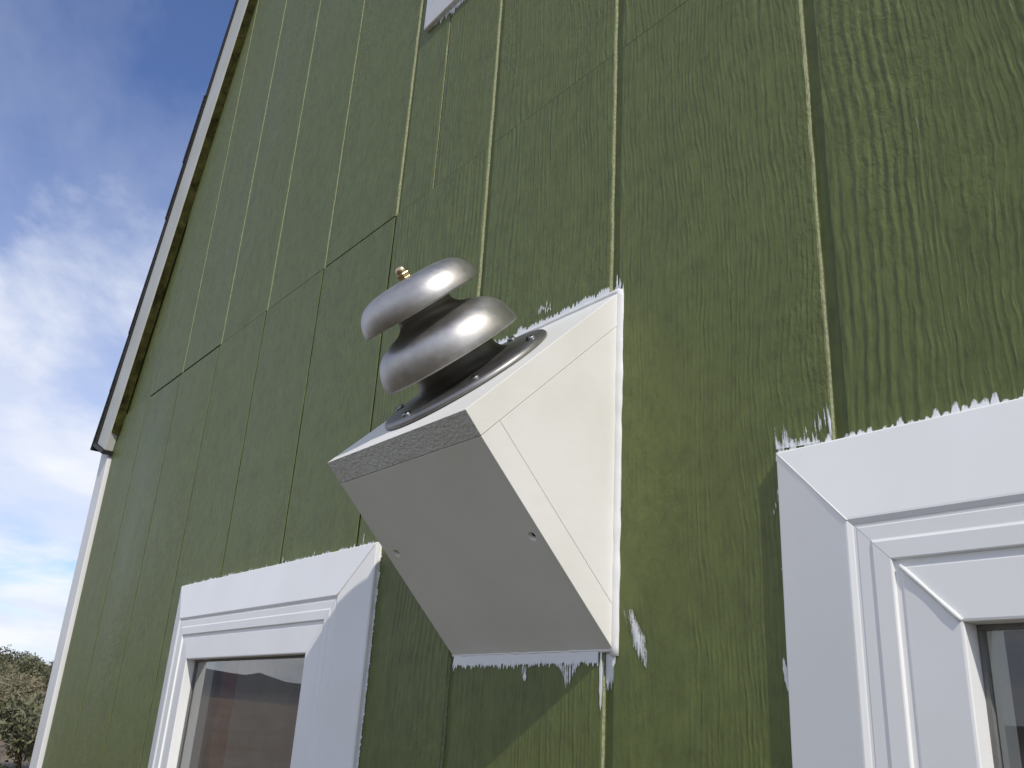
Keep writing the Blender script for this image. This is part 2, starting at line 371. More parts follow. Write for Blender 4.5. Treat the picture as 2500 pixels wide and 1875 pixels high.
# ------------------------------------------------------------------ ground, mountains
def hill(x, y):
    d = math.hypot(x, y); a = math.atan2(y, -x)           # angle from -X
    k = max(0.0, math.cos(max(-math.pi / 2, min(math.pi / 2, (a - 0.2) * 1.25))))
    t_ = min(max((d - 10) / 62.0, 0.0), 1.6)
    h = 3.3 * (t_ if t_ < 1 else 1 - (t_ - 1) * 0.6) * k
    return h + (0.12 * mnoise.noise(Vector((x * 0.15, y * 0.15, 0.0))) if d > 8 else 0.0) * min(1.0, (d - 8) / 10 if d > 8 else 0)
def make_ground():
    rad = [0, 2, 4, 6, 8, 10, 12, 14, 16, 18, 20, 22, 24, 26, 28, 31, 34, 37, 40, 44, 48, 52, 56, 60, 65, 70, 76, 84, 95, 110, 130, 160, 220, 320, 500, 900, 1600, 3000, 6000, 12000, 20000]
    ns = 144; v = [(0, 0, 0)]; f = []
    for r in rad[1:]:
        for i in range(ns):
            a = 2 * math.pi * i / ns; x, y = r * math.cos(a), r * math.sin(a)
            v.append((x, y, hill(x, y) if r < 400 else 0.0))
    for i in range(ns): f.append((0, 1 + i, 1 + (i + 1) % ns))
    for j in range(len(rad) - 2):
        for i in range(ns):
            a_, b_ = 1 + j * ns, 1 + (j + 1) * ns; i2 = (i + 1) % ns
            f.append((a_ + i, b_ + i, b_ + i2, a_ + i2))
    o = mesh_obj("ground", v, f, M['ground'], None, off=False, smooth=True); tag(o, kind="structure"); return o
make_ground()
def make_mountains():
    D = 7000.0; v = []; f = []; n = 240
    ctrl = [(-40, 1.2), (0, 1.5), (12, 1.8), (19.7, 1.97), (20.4, 2.12), (21, 2.03), (22.3, 1.93), (22.7, 1.94), (23.35, 2.12), (24.2, 1.85), (25.3, 1.65), (30, 1.35), (36, 1.7), (50, 1.2), (70, 1.6), (95, 1.0), (120, 1.5), (150, 0.9)]
    def el(a):
        for (a0, e0), (a1, e1) in zip(ctrl, ctrl[1:]):
            if a0 <= a <= a1:
                u = (a - a0) / (a1 - a0); u = u * u * (3 - 2 * u); return e0 + (e1 - e0) * u
        return 1.0
    rows = [(0.72, 0.0), (0.78, 0.10), (0.84, 0.30), (0.90, 0.52), (0.95, 0.76), (1.0, 1.0), (1.06, 0.6), (1.15, 0.0)]
    for i in range(n + 1):
        a = -40 + 190.0 * i / n; ar = math.radians(a)
        top = D * math.tan(math.radians(el(a))) + 14 * mnoise.noise(Vector((a * 1.7, 0, 3)))
        for (fr, fh) in rows:
            d = D * fr * (1 + 0.03 * mnoise.noise(Vector((a * 0.9, fr * 9, 1))))
            hh = top * fh * (1 + 0.22 * mnoise.noise(Vector((a * 1.1, fr * 14, 7))) * (1 - fh)) + H0 * fh
            v.append((-d * math.cos(ar), -d * math.sin(ar), hh - (20 if fh == 0 else 0)))
    k = len(rows)
    for i in range(n):
        for j in range(k - 1): f.append((i * k + j, (i + 1) * k + j, (i + 1) * k + j + 1, i * k + j + 1))
    o = mesh_obj("mountains", v, f, M['rock'], None, off=False, smooth=True); tag(o, kind="structure")
make_mountains()

# ------------------------------------------------------------------ the house
CX = -0.597; XL = -2.130; XR = 2 * CX - XL; DEP = 4.2
house = empty("green_house", (CX, 0, 0))
tag(house, "olive green gambrel house with vertical grooved siding and white trim", "house")
GZ = -H0                                       # ground in wall data
# windows: outer casing rectangles x0,x1,z0,z1
WIN = [(-1.458, -0.848, -0.74, 0.1775), (-0.3368, 0.2732, -0.74, 0.1768), (-0.8785, -0.3155, 0.8985, 1.62)]
HOLE = [(a + 0.05, b - 0.05, c + 0.05, d - 0.05) for a, b, c, d in WIN]
# lower rake edge (inner/lower edge of the rake board) and knuckle
RK_A = (-2.120, 0.545); RK_B = (-1.625, 1.850)   # on the wall
dRK = Vector((RK_B[0] - RK_A[0], RK_B[1] - RK_A[1])).normalized(); nRK = Vector((-dRK.y, dRK.x))
RIDGE = (CX, 2.40)
def roof_z(x):
    xm = x if x <= CX else 2 * CX - x
    if xm <= RK_B[0]: return RK_A[1] + (xm - RK_A[0]) * (RK_B[1] - RK_A[1]) / (RK_B[0] - RK_A[0])
    return RK_B[1] + (xm - RK_B[0]) * (RIDGE[1] - RK_B[1]) / (RIDGE[0] - RK_B[0])

wall = mesh_obj("wall", [], [], M['siding'], house)   # backing sheet (groove floors), built below
def wall_backing():
    xs = sorted(set([XL, XR, CX, RK_B[0], 2 * CX - RK_B[0]] + [h[0] for h in HOLE] + [h[1] for h in HOLE]))
    v = []; f = []
    for xa, xb in zip(xs, xs[1:]):
        xm = 0.5 * (xa + xb)
        holes = sorted([(h[2], h[3]) for h in HOLE if h[0] <= xm <= h[1]])
        z = GZ
        segs = []
        for (h0, h1) in holes: segs.append((z, z, h0, h0)); z = h1
        segs.append((z, z, roof_z(xa) + 0.02, roof_z(xb) + 0.02))
        for (a0, b0, a1, b1) in segs:
            i = len(v); v += [(xa, GD, a0), (xb, GD, b0), (xb, GD, b1), (xa, GD, a1)]; f.append((i, i + 1, i + 2, i + 3))
            i = len(v); v += [(xa, 0.027, a0), (xb, 0.027, b0), (xb, 0.027, b1), (xa, 0.027, a1)]; f.append((i, i + 3, i + 2, i + 1))
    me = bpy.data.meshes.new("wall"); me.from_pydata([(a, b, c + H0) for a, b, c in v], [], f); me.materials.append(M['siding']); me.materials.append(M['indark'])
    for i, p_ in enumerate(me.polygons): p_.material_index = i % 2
    wall.data = me
wall_backing()

rj = random.Random(3)
def plank(xl, xr, zb, ztl, ztr, capb, capt, near, edge='edge_pale', sb=0.0008):
    """one siding board: front at y=0, edges broken, sides down to the groove floor"""
    bv = 0.0008; L = max(ztl, ztr) - zb
    n = max(1, int(L / (0.012 if near else 0.06)))
    ph = rj.uniform(0, 50)
    def jit(z, s_):
        if not near: return 0.0
        q = mnoise.noise(Vector((z * 28.0, ph, s_ * 9.0))) * 0.0007 + mnoise.noise(Vector((z * 130.0, ph, s_ * 5.0))) * 0.0004
        return q
    rows = []
    if capb: rows += [(0.0, GD), (0.0, sb), (sb / L, 0.0)]
    else: rows += [(0.0, 0.0)]
    for i in range(1, n): rows.append((i / n, 0.0))
    if capt: rows += [(1 - sb / L, 0.0), (1.0, sb), (1.0, GD)]
    else: rows += [(1.0, 0.0)]
    v = []; f = []
    for (u, dep) in rows:
        def zt(x): return zb + u * ((ztl + (ztr - ztl) * (x - xl) / (xr - xl)) - zb)
        zz = zb + u * L
        jl, jr = jit(zz, 1), jit(zz, 2)
        for (x, y) in ((xl + jl, GD), (xl + jl, bv), (xl + jl + bv, 0.0), (xr + jr - bv, 0.0), (xr + jr, bv), (xr + jr, GD)):
            v.append((x, max(y, dep), zt(x)))
    for r in range(len(rows) - 1):
        for c in range(5):
            a = r * 6 + c; f.append((a, a + 1, a + 7, a + 6))
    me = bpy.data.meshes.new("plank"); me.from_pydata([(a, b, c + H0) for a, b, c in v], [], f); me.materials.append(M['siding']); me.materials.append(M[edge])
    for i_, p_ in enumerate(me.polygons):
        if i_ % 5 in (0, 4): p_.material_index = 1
    o = bpy.data.objects.new("plank", me); col.objects.link(o); attach(o, house_wall_parent); return o
WORLD[wall.name] = Matrix.Identity(4)
house_wall_parent = wall
SB = [0.0008]
def put_plank(xl, xr, zb, top, capb, capt, edge='edge_pale'):
    """top: None -> roof line; subtract window openings"""
    near = xr > -1.35
    hs = sorted([h for h in HOLE if h[0] < xr - 1e-4 and h[1] > xl + 1e-4 and h[3] > zb and (top is None or h[2] < top)], key=lambda h: h[2])
    z = zb; cb = capb
    ztl = top if top is not None else roof_z(xl) + 0.012; ztr = top if top is not None else roof_z(xr) + 0.012
    for h in hs:
        if h[2] - z > 0.005: plank(xl, xr, z, h[2], h[2], cb, False, near, edge, SB[0])
        if h[0] > xl + 0.003: plank(xl, h[0], h[2], h[3], h[3], False, False, near, edge, SB[0])
        if h[1] < xr - 0.003: plank(h[1], xr, h[2], h[3], h[3], False, False, near, edge, SB[0])
        z = h[3]; cb = False
    if min(ztl, ztr) - z > 0.004: plank(xl, xr, z, ztl, ztr, cb, capt, near, edge, SB[0])
for k in range(-9, 7):
    gx = XG + k * S
    xl = max(gx + GW, XL + 0.001); xr = min(gx + S, XR)
    if xr - xl < 0.02: continue
    gap = {-9: .0012, -8: .0030, -7: .0026, -6: .0004, -5: .0006, -4: .0014, -3: .0002, -2: .00025, -1: .0003}.get(k, .0003)
    SB[0] = min(.0008, gap * .35)
    flush = False
    left = k <= -4                              # tight, dark-edged joints towards the corner
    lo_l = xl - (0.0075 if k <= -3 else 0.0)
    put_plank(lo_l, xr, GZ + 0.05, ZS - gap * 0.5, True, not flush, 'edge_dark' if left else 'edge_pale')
    # upper panel row (its grooves run a little to the side of the lower ones)
    dx = {-9: .003, -8: .006, -7: .007, -6: .006, -5: .003, -4: .002}.get(k, 0.0); dxr = {-10: .003, -9: .006, -8: .007, -7: .006, -6: .003, -5: .002}.get(k, 0.0)
    ul, ur = xl + dx, min(xr + dxr, XR)
    if k < -3: ul -= 0.0056
    ue = 'edge_pale'
    # break the board where the roof changes slope or the extra panel joint runs
    cuts = [c for c in (-0.8195,) if ul < c < ur]
    if cuts:
        put_plank(ul, cuts[0] - 0.0015, ZS + gap * 0.5, None, not flush, False); put_plank(cuts[0] + 0.0025, ur, ZS + gap * 0.5, None, not flush, False)
    else:
        zt = min(roof_z(ul), roof_z(ur))
        if zt > ZS + 0.02 or max(roof_z(ul), roof_z(ur)) > ZS + 0.05: put_plank(ul, ur, ZS + gap * 0.5, None, not flush, False, ue)

# other walls, interior
def other_walls():
    side = roof_z(XL) + 0.03
    box("side_wall", XL + 0.006, XL + 0.012, 0.012, DEP, GZ, side, M['siding'], house)
    def pierced(name, xa, xb, y0, y1, mat):           # unseen sunny-side wall; wide opening added to let light into the room
        a0, a1, c0, c1 = 0.30, 2.60, -1.00, 0.45
        v = []; f = []
        for (ya, yb, za, zb) in ((y0, a0, GZ, side), (a1, y1, GZ, side), (a0, a1, GZ, c0), (a0, a1, c1, side)):
            i = len(v); v += [(x, y, z) for x in (xa, xb) for y in (ya, yb) for z in (za, zb)]
            f += [tuple(i + q for q in t_) for t_ in ((0, 1, 3, 2), (4, 6, 7, 5), (0, 4, 5, 1), (2, 3, 7, 6), (0, 2, 6, 4), (1, 5, 7, 3))]
        me = bpy.data.meshes.new(name); me.from_pydata([(p_[0], p_[1], p_[2] + H0) for p_ in v], [], f); me.materials.append(mat)
        o = bpy.data.objects.new(name, me); col.objects.link(o); attach(o, house)
    pierced("side_wall", XR - 0.012, XR - 0.006, 0.012, DEP, M['siding'])
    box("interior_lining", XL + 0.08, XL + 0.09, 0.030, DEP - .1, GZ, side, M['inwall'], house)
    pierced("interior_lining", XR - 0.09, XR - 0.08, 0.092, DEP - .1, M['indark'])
    pts = [(XL + .012, GZ), (XR - .012, GZ), (XR - .012, roof_z(XR) + .02), (2 * CX - RK_B[0], RK_B[1]), RIDGE, (RK_B[0], RK_B[1]), (XL + .012, roof_z(XL) + .02)]
    prism("back_wall", pts, 'y', DEP, DEP + .012, M['siding'], house)
    prism("interior_back_lining", [(a * .985 + CX * .015, b) for a, b in pts], 'y', DEP - .09, DEP - .08, M['indark'], house)
    box("interior_floor", XL + .09, XR - .09, 0.095, DEP - .1, GZ + .15, GZ + .17, M['floorw'], house)
    box("interior_ceiling", XL + .09, XR - .09, 0.095, DEP - .1, 0.62, 0.64, M['indark'], house)
    box("stud", -2.05, -2.012, 0.300, 0.335, GZ + .17, 0.62, M['stud'], house, 0.002)
other_walls()

# corner boards
box("corner_board", XL - 0.065, XL, -0.008, 0.03, GZ + .02, 0.605, M['cornerpaint'], house, 0.002)
box("corner_board", XR, XR + 0.065, -0.008, 0.03, GZ + .02, 0.605, M['cornerpaint'], house, 0.002)

# ---- roof: rake boards, drip edge, shingle courses, deck
def V2(p_): return Vector((p_[0], p_[1]))
def roof_side(mir):
    def mx(x): return 2 * CX - x if mir else x
    A = V2(RK_A); B = V2(RK_B); Rg = V2(RIDGE)
    A0 = A - dRK * 0.012
    W_ = 0.092
    d2 = (Rg - B).normalized(); n2 = Vector((-d2.y, d2.x))
    # mitre point on the outer line
    bis = (nRK + n2).normalized(); Bo = B + bis * (W_ / bis.dot(nRK))
    Ro = Rg + Vector((0, W_ / n2.y))
    def pr(name, pts, y0, y1, mat, bv=0.0, par=house):
        return prism(name, [(mx(p_.x), p_.y) for p_ in pts], 'y', y0, y1, mat, par, bv)
    rk = pr("rake_board", [A0, B, Bo, A0 + nRK * W_], -0.019, -0.0005, M['fascia'], 0.0015)
    pr("rake_board", [B, Rg, Ro, Bo], -0.019, -0.0005, M['fascia'], 0.0015)
    # mossy grime strip under the rake board
    m0 = A0 + dRK * .02
    # roof deck
    roof = pr("roof", [A0 + nRK * W_ - dRK * 0.004, Bo, Ro, Ro + Vector((0, .006)), Bo + bis * 0.003, A0 + nRK * (W_ + .008) - dRK * .004], -0.022, DEP + .03, M['drip'])
    WORLD[roof.name] = Matrix.Identity(4)
    # drip edge / eave end
    e0 = A0 - dRK * 0.009
    pr("drip_edge", [e0 + nRK * -0.004, e0 + nRK * (W_ + .02), A0 + nRK * (W_ + .02) - dRK * .0005, A0 - nRK * .004 - dRK * .0005], -0.024, DEP, M['drip'])
    # eave soffit box behind the rake board
    pr("soffit", [A0 - dRK * .0 + nRK * 0.002, A0 + dRK * .16 + nRK * 0.002, A0 + dRK * .16 + nRK * (W_ - .002), A0 + nRK * (W_ - .002)], 0.031, DEP, M['drip'])
    # shingle courses, each tilted a little over the one below
    rs = random.Random(11 + mir)
    for (P0, P1, dd, nn) in ((A0 + nRK * (W_ + .0085), Bo + bis * .0035, dRK, nRK), (Bo + bis * .0045, Ro + Vector((0, .0065)), d2, n2)):
        Ln = (P1 - P0).length; ex = 0.145; k = 0; s_ = -0.02
        while s_ < Ln:
            th = 0.0025 + rs.uniform(0, .0015); e_ = min(s_ + ex + .03, Ln + .01)
            lift = 0.003 + rs.uniform(-.001, .003) + (.008 if s_ < .2 else .004 if s_ < .55 else 0)
            pts = [P0 + dd * s_ + nn * (lift - .004), P0 + dd * e_ + nn * .001, P0 + dd * e_ + nn * (.001 + th * .6), P0 + dd * s_ + nn * (lift + th)]
            pr("shingle_course", pts, -0.022 - rs.uniform(0, .004), DEP + .03, M['shingle'], 0.0, roof)
            s_ += ex
roof_side(False); roof_side(True)
# grime strip in the corner under the left rake board
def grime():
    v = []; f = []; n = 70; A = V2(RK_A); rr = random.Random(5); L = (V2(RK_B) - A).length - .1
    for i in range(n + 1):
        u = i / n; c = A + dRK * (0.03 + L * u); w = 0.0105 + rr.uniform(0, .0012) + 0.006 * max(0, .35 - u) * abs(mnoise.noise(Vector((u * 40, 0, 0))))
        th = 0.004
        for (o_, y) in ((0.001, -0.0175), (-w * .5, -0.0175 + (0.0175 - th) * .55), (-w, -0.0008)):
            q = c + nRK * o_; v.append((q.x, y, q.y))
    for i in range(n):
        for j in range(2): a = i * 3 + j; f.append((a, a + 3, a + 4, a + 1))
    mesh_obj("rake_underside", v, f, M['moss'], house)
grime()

# ------------------------------------------------------------------ windows
PROF_C = [(0.0, 0.002), (0.0, -0.0055), (0.0012, -0.0068), (0.0528, -0.0178), (0.0540, -0.0179), (0.0568, -0.0169)]
PROF_F = [(0.0568, -0.0169), (0.0574, -0.0165), (0.0590, -0.0164), (0.0596, -0.0167), (0.0672, -0.0169), (0.0680, -0.0172), (0.0690, -0.0178), (0.0787, -0.0180), (0.0794, -0.0177), (0.0799, -0.0158)]
PROF_S = [(0.0799, -0.0158), (0.0832, -0.0156), (0.0837, -0.0160), (0.0845, -0.0164), (0.1130, -0.0180), (0.1142, -0.0177), (0.1146, -0.0168), (0.1146, -0.0045), (0.1146, 0.004)]
PROF_G = [(0.1146, -0.0045), (0.1172, -0.0048), (0.1176, -0.0008)]
def side_piece(name, win, prof, side, mat, parent, gap=0.0004):
    x0, x1, z0, z1 = win; v = []; f = []
    for (w, y) in prof:
        if side == 't': a, b = (x0 + w + gap, y, z1 - w), (x1 - w - gap, y, z1 - w)
        elif side == 'b': a, b = (x1 - w - gap, y, z0 + w), (x0 + w + gap, y, z0 + w)
        elif side == 'l': a, b = (x0 + w, y, z0 + w + gap), (x0 + w, y, z1 - w - gap)
        else: a, b = (x1 - w, y, z1 - w - gap), (x1 - w, y, z0 + w + gap)
        v += [a, b]
    for i in range(len(prof) - 1): f.append((2 * i, 2 * i + 1, 2 * i + 3, 2 * i + 2))
    me = bpy.data.meshes.new(name); me.from_pydata([(a, b, c + H0) for a, b, c in v], [], f); me.materials.append(mat)
    o = bpy.data.objects.new(name, me); col.objects.link(o); attach(o, parent); return o
def tube(name, pts, rad, mat, parent, seg=8):
    v = []; f = []
    for i, p_ in enumerate(pts):
        p_ = Vector(p_); d = (Vector(pts[min(i + 1, len(pts) - 1)]) - Vector(pts[max(i - 1, 0)])).normalized()
        ref = Vector((0, -1, 0)) if abs(d.y) < .9 else Vector((0, 0, 1)); a = d.cross(ref).normalized(); b = d.cross(a); r = rad if not callable(rad) else rad(i / (len(pts) - 1))
        for k in range(seg):
            t_ = 2 * math.pi * k / seg; v.append(p_ + a * (r * math.cos(t_)) + b * (r * math.sin(t_)))
    for i in range(len(pts) - 1):
        for k in range(seg):
            k2 = (k + 1) % seg; f.append((i * seg + k, i * seg + k2, (i + 1) * seg + k2, (i + 1) * seg + k))
    f.append(tuple(range(seg))); f.append(tuple(range(len(pts) * seg - 1, (len(pts) - 1) * seg - 1, -1)))
    return mesh_obj(name, v, f, mat, parent, True, True)
def make_window(win, label, beads=()):
    x0, x1, z0, z1 = win
    w = empty("window", ((x0 + x1) / 2, 0, z0 + H0), house); w["label"] = label
    for s_, nm in (('t', 'head_casing'), ('l', 'jamb_casing'), ('r', 'jamb_casing'), ('b', 'sill_casing')):
        side_piece(nm, win, PROF_C, s_, M['trim'], w, 0.00012)
    for s_, nm in (('t', 'frame_head'), ('l', 'frame_jamb'), ('r', 'frame_jamb'), ('b', 'frame_sill')):
        side_piece(nm, win, PROF_F, s_, M['trim'], w, 0.00012)
    for s_, nm in (('t', 'sash_rail'), ('l', 'sash_stile'), ('r', 'sash_stile'), ('b', 'sash_rail')):
        side_piece(nm, win, PROF_S, s_, M['trim'], w, 0.00012)
    for s_ in 'tlrb': side_piece("gasket", win, PROF_G, s_, M['gasket'], w, 0.0)
    g_ = 0.1140; a, b, c, d = x0 + g_, x1 - g_, z0 + g_, z1 - g_
    v = [(a, -.0022, c), (b, -.0022, c), (b, -.0022, d), (a, -.0022, d), (a, .002, c), (b, .002, c), (b, .002, d), (a, .002, d)]
    mesh_obj("pane", v, [(0, 1, 2, 3), (5, 4, 7, 6), (4, 0, 3, 7), (1, 5, 6, 2), (3, 2, 6, 7), (4, 5, 1, 0)], None, w, True, False, [M['glass'], M['clear']], [0, 1, 1, 1, 1, 1])
    h0, h1, h2, h3 = x0 + .05, x1 - .05, z0 + .05, z1 - .05
    t_ = 0.0646
    box("jamb_lining", h0 - .001, h0 + t_, .0046, .0255, h2, h3, M['trim'], w); box("jamb_lining", h1 - t_, h1 + .001, .0046, .0255, h2, h3, M['trim'], w)
    box("head_lining", h0 + t_, h1 - t_, .0046, .0255, h3 - t_, h3 + .001, M['trim'], w); box("sill_lining", h0 + t_, h1 - t_, .0046, .0255, h2 - .001, h2 + t_, M['trim'], w)
    for (p_, q_, r_) in beads:
        n = 14; pts = []
        for i in range(n + 1):
            u = i / n; pts.append(tuple(p_[k] + (q_[k] - p_[k]) * u + (mnoise.noise(Vector((u * 9, k, 1))) * 0.0001) for k in range(3)))
        tube("caulk_bead", pts, lambda u: r_ * (1 + .10 * math.sin(u * 9)), M['caulk'], w)
    return w
def mitre(win, corner, w, y):
    x0, x1, z0, z1 = win
    return ((x0 + w) if corner[1] == 'l' else (x1 - w), y, (z1 - w) if corner[0] == 't' else (z0 + w))
WL = make_window(WIN[0], "white framed window lower left of the wedge box, reflecting mountains",
    [(mitre(WIN[0], 'tr', .0004, -.0066), mitre(WIN[0], 'tr', .0545, -.0182), .0006)])
WR = make_window(WIN[1], "white framed window with dark glass and brushed paint edges, right of the wedge box",
    [(mitre(WIN[1], 'tl', .0830, -.0164), mitre(WIN[1], 'tl', .1140, -.0182), .0013), (mitre(WIN[1], 'tl', .0005, -.0064), mitre(WIN[1], 'tl', .0545, -.0180), .0005)])
WU = make_window(WIN[2], "small gable window above the wedge box with white casing")

# ------------------------------------------------------------------ paint smears on the wall (thin sheets with bristle edges)
def in_groove(x):
    u = (x - XG) / S; k = math.floor(u); return (x - (XG + k * S)) < GW and x > XL
def comb(P, Q, n, lens, direc, seed, parent, y=-0.0006, thin0=-.6, thin1=.8, solid=.6, name="paint_edge"):
    """strip of paint along P->Q (x,z): a solid band whose far edge breaks into rounded bristle teeth; lens(u)->reach"""
    r = random.Random(seed); v = []; f = []; th = []
    P = V2(P); Q = V2(Q); d = V2(direc).normalized(); L = (Q - P).length
    sub = 6; tot = int(n * sub); ph = r.uniform(0, 99)
    lv = 5; prev = None
    for i in range(tot + 1):
        u = i / tot; b = P + (Q - P) * u; yy = y + (GD if in_groove(b.x) else 0.0)
        uu = u * n + .35 * mnoise.noise(Vector((u * n * .5, ph, 0))); kt = math.floor(uu)
        rk = random.Random(seed * 977 + kt).uniform(.0, 1.0) ** .8
        tooth = rk * max(0.0, math.sin(math.pi * (uu - kt))) ** .55 + .12 * mnoise.noise(Vector((u * n * 3.1, ph, 7)))
        tooth = max(0.0, tooth)
        l = lens(u) * (solid + (1 - solid) * 1.5 * tooth)
        slant = (Q - P).normalized() * (.12 * l * mnoise.noise(Vector((u * n * .2, ph, 3))))
        k = len(v)
        for q in range(lv):
            t_ = q / (lv - 1); c = b + d * (l * t_) + slant * t_
            v.append((c.x, yy - .0002 * (1 - t_), c.y)); th.append(thin0 + (thin1 - thin0) * (t_ ** 1.6))
        if prev is not None and abs(prev[1] - yy) < 1e-6:
            for q in range(lv - 1): f.append((prev[0] + q, k + q, k + q + 1, prev[0] + q + 1))
        prev = (k, yy)
    me = bpy.data.meshes.new(name); me.from_pydata([(a, b, c + H0) for a, b, c in v], [], f); me.materials.append(M['smear'])
    at = me.attributes.new("thin", 'FLOAT', 'POINT')
    for i, t_ in enumerate(th): at.data[i].value = t_
    o = bpy.data.objects.new(name, me); col.objects.link(o); attach(o, parent); return o
def blob(pts, thin, parent, y=-0.0007, name="paint_smear"):
    """a dab of paint: outline polygon fan with thin rim"""
    c = sum((V2(p_) for p_ in pts), Vector((0, 0))) / len(pts); n = len(pts)
    v = [(c.x, y - .0003, c.y)] + [(p_[0], y, p_[1]) for p_ in pts]; f = [(0, 1 + i, 1 + (i + 1) % n) for i in range(n)]
    me = bpy.data.meshes.new(name); me.from_pydata([(a, b, c_ + H0) for a, b, c_ in v], [], f); me.materials.append(M['smear'])
    at = me.attributes.new("thin", 'FLOAT', 'POINT'); at.data[0].value = thin[0]
    for i in range(n): at.data[1 + i].value = thin[1]
    o = bpy.data.objects.new(name, me); col.objects.link(o); attach(o, parent); return o
def streak_blob(x0, z0, x1, z1, w, seed, thin, parent, y=-0.0007, name="paint_smear"):
    r = random.Random(seed); d = Vector((x1 - x0, z1 - z0)); L = d.length; d.normalize(); nn = Vector((-d.y, d.x)); A = []; B = []
    n = 9
    for i in range(n + 1):
        u = i / n; ww = w * (math.sin(math.pi * min(1, max(0.04, u))) ** .6) * r.uniform(.6, 1.2); c = Vector((x0, z0)) + d * (L * u)
        A.append(tuple(c + nn * ww * .5)); B.append(tuple(c - nn * ww * .5))
    return blob(A + B[::-1], thin, parent, y, name)

# right window: bristly strokes above the head, thin strip beside the jamb
x0, x1, z0, z1 = WIN[1]
rt = random.Random(2)
def rw_len(u):
    if u < .062: return 0.0105
    if u < .15: return 0.0088 + .0018 * mnoise.noise(Vector((u * 90, 1, 0)))
    return 0.0095 + .0090 * min(1, (u - .15) * 7) * (.75 + .6 * mnoise.noise(Vector((u * 45, 1, 0))))
comb((x0 - .004, z1 - .004), (x1, z1 - .004), 115, rw_len, (0.05, 1), 21, WR, thin0=-.5, thin1=.75, solid=.42)
comb((x0 - .003, z1 + .004), (x0 + .030, z1 + .002), 20, lambda u: 0.015 * (1 - u) + 0.006, (-.1, 1), 22, WR, thin0=.4, thin1=1.15, y=-.0009, solid=.3)
comb((x0 + .003, z1 + .006), (x0 + .003, z0), 260, lambda u: 0.0058 + 0.0035 * mnoise.noise(Vector((u * 60, 4, 0))), (-1, 0), 23, WR, thin0=.25, thin1=.85)
for i in range(7):
    xx = x0 + rt.uniform(.02, .038); streak_blob(xx, z1 + .006, xx - .0015, z1 + rt.uniform(.016, .032), .0016, 40 + i, (.4, 1.0), WR)
streak_blob(XG - .0005, z1 + .003, XG - .0012, z1 + .024, .0022, 50, (.0, .5), WR)
streak_blob(x0 - .0035, z1 - .148, x0 - .006, z1 - .128, .003, 51, (0, .4), WR)
for i in range(4): streak_blob(x0 - .005 + rt.uniform(-.003, .002), z1 - .03 - i * .004, x0 - .005 + rt.uniform(-.002, .002), z1 - .02 - i * .004, .003, 60 + i, (.5, 1.1), WR)
# left window
x0, x1, z0, z1 = WIN[0]
comb((x0, z1 - .004), (x1 + .002, z1 - .004), 230, lambda u: 0.0075 + .003 * mnoise.noise(Vector((u * 25, 2, 0))), (0.15, 1), 24, WL, thin0=-.5, thin1=.6)
comb((x1 - .003, z1 + .004), (x1 - .003, z0), 260, lambda u: 0.006 + .002 * mnoise.noise(Vector((u * 50, 3, 0))), (1, 0), 25, WL, thin0=-.2, thin1=.7)
for a_, b_ in ((-.8905, .006), (-1.01, .003), (-1.10, .004)): streak_blob(a_, z1 + .002, a_ + .001, z1 + .002 + b_ * 2.4, .0022, int(-a_ * 1000), (0, .7), WL)
streak_blob(-.826, .060, -.823, .071, .0045, 71, (.7, 1.1), WL); streak_blob(-.818, .066, -.817, .072, .003, 72, (.7, 1.1), WL)
# gable window
x0, x1, z0, z1 = WIN[2]
comb((x0 - .001, z0 + .004), (x1, z0 + .004), 120, lambda u: 0.016 * min(1, .35 + u * 6) * (.8 + .5 * abs(mnoise.noise(Vector((u * 40, 9, 0))))), (0, -1), 26, WU, thin0=-.4, thin1=.6, solid=.5)

# ------------------------------------------------------------------ wedge mounting box
BXL, BXR = -0.6975, -0.4900
TB = 0.0218
boxo = empty("mounting_box", ((BXL + BXR) / 2, -0.04, 0.056 + H0))
tag(boxo, "white painted wooden wedge box fixed to green siding under the metal bell", "box")
e_t = Vector((-0.1495, 0.2058 - 0.3520)).normalized()          # (y,z) down the slope
n_t = Vector((-e_t.y, e_t.x)); n_t = n_t if n_t.y > 0 else -n_t
Tw = Vector((0.0, 0.3520)); To = Vector((-0.1495, 0.2058))
To_b = To - n_t * TB; Tw_b = Vector((0.0, (To_b + (-e_t) * ((0 - To_b.x) / (-e_t.x))).y))
Bw = Vector((0.0, 0.0562))
def split_end(o):
    o.data.materials.append(M['endgrain'])
    for p_ in o.data.polygons:
        if p_.normal.dot(Vector((0, e_t.x, e_t.y))) > 0.9: p_.material_index = 1
tb = prism("top_board", [tuple(Tw), tuple(To), tuple(To_b), tuple(Tw_b)], 'x', BXL, BXR, M['boxpaint'], boxo, 0.0004)
split_end(tb)
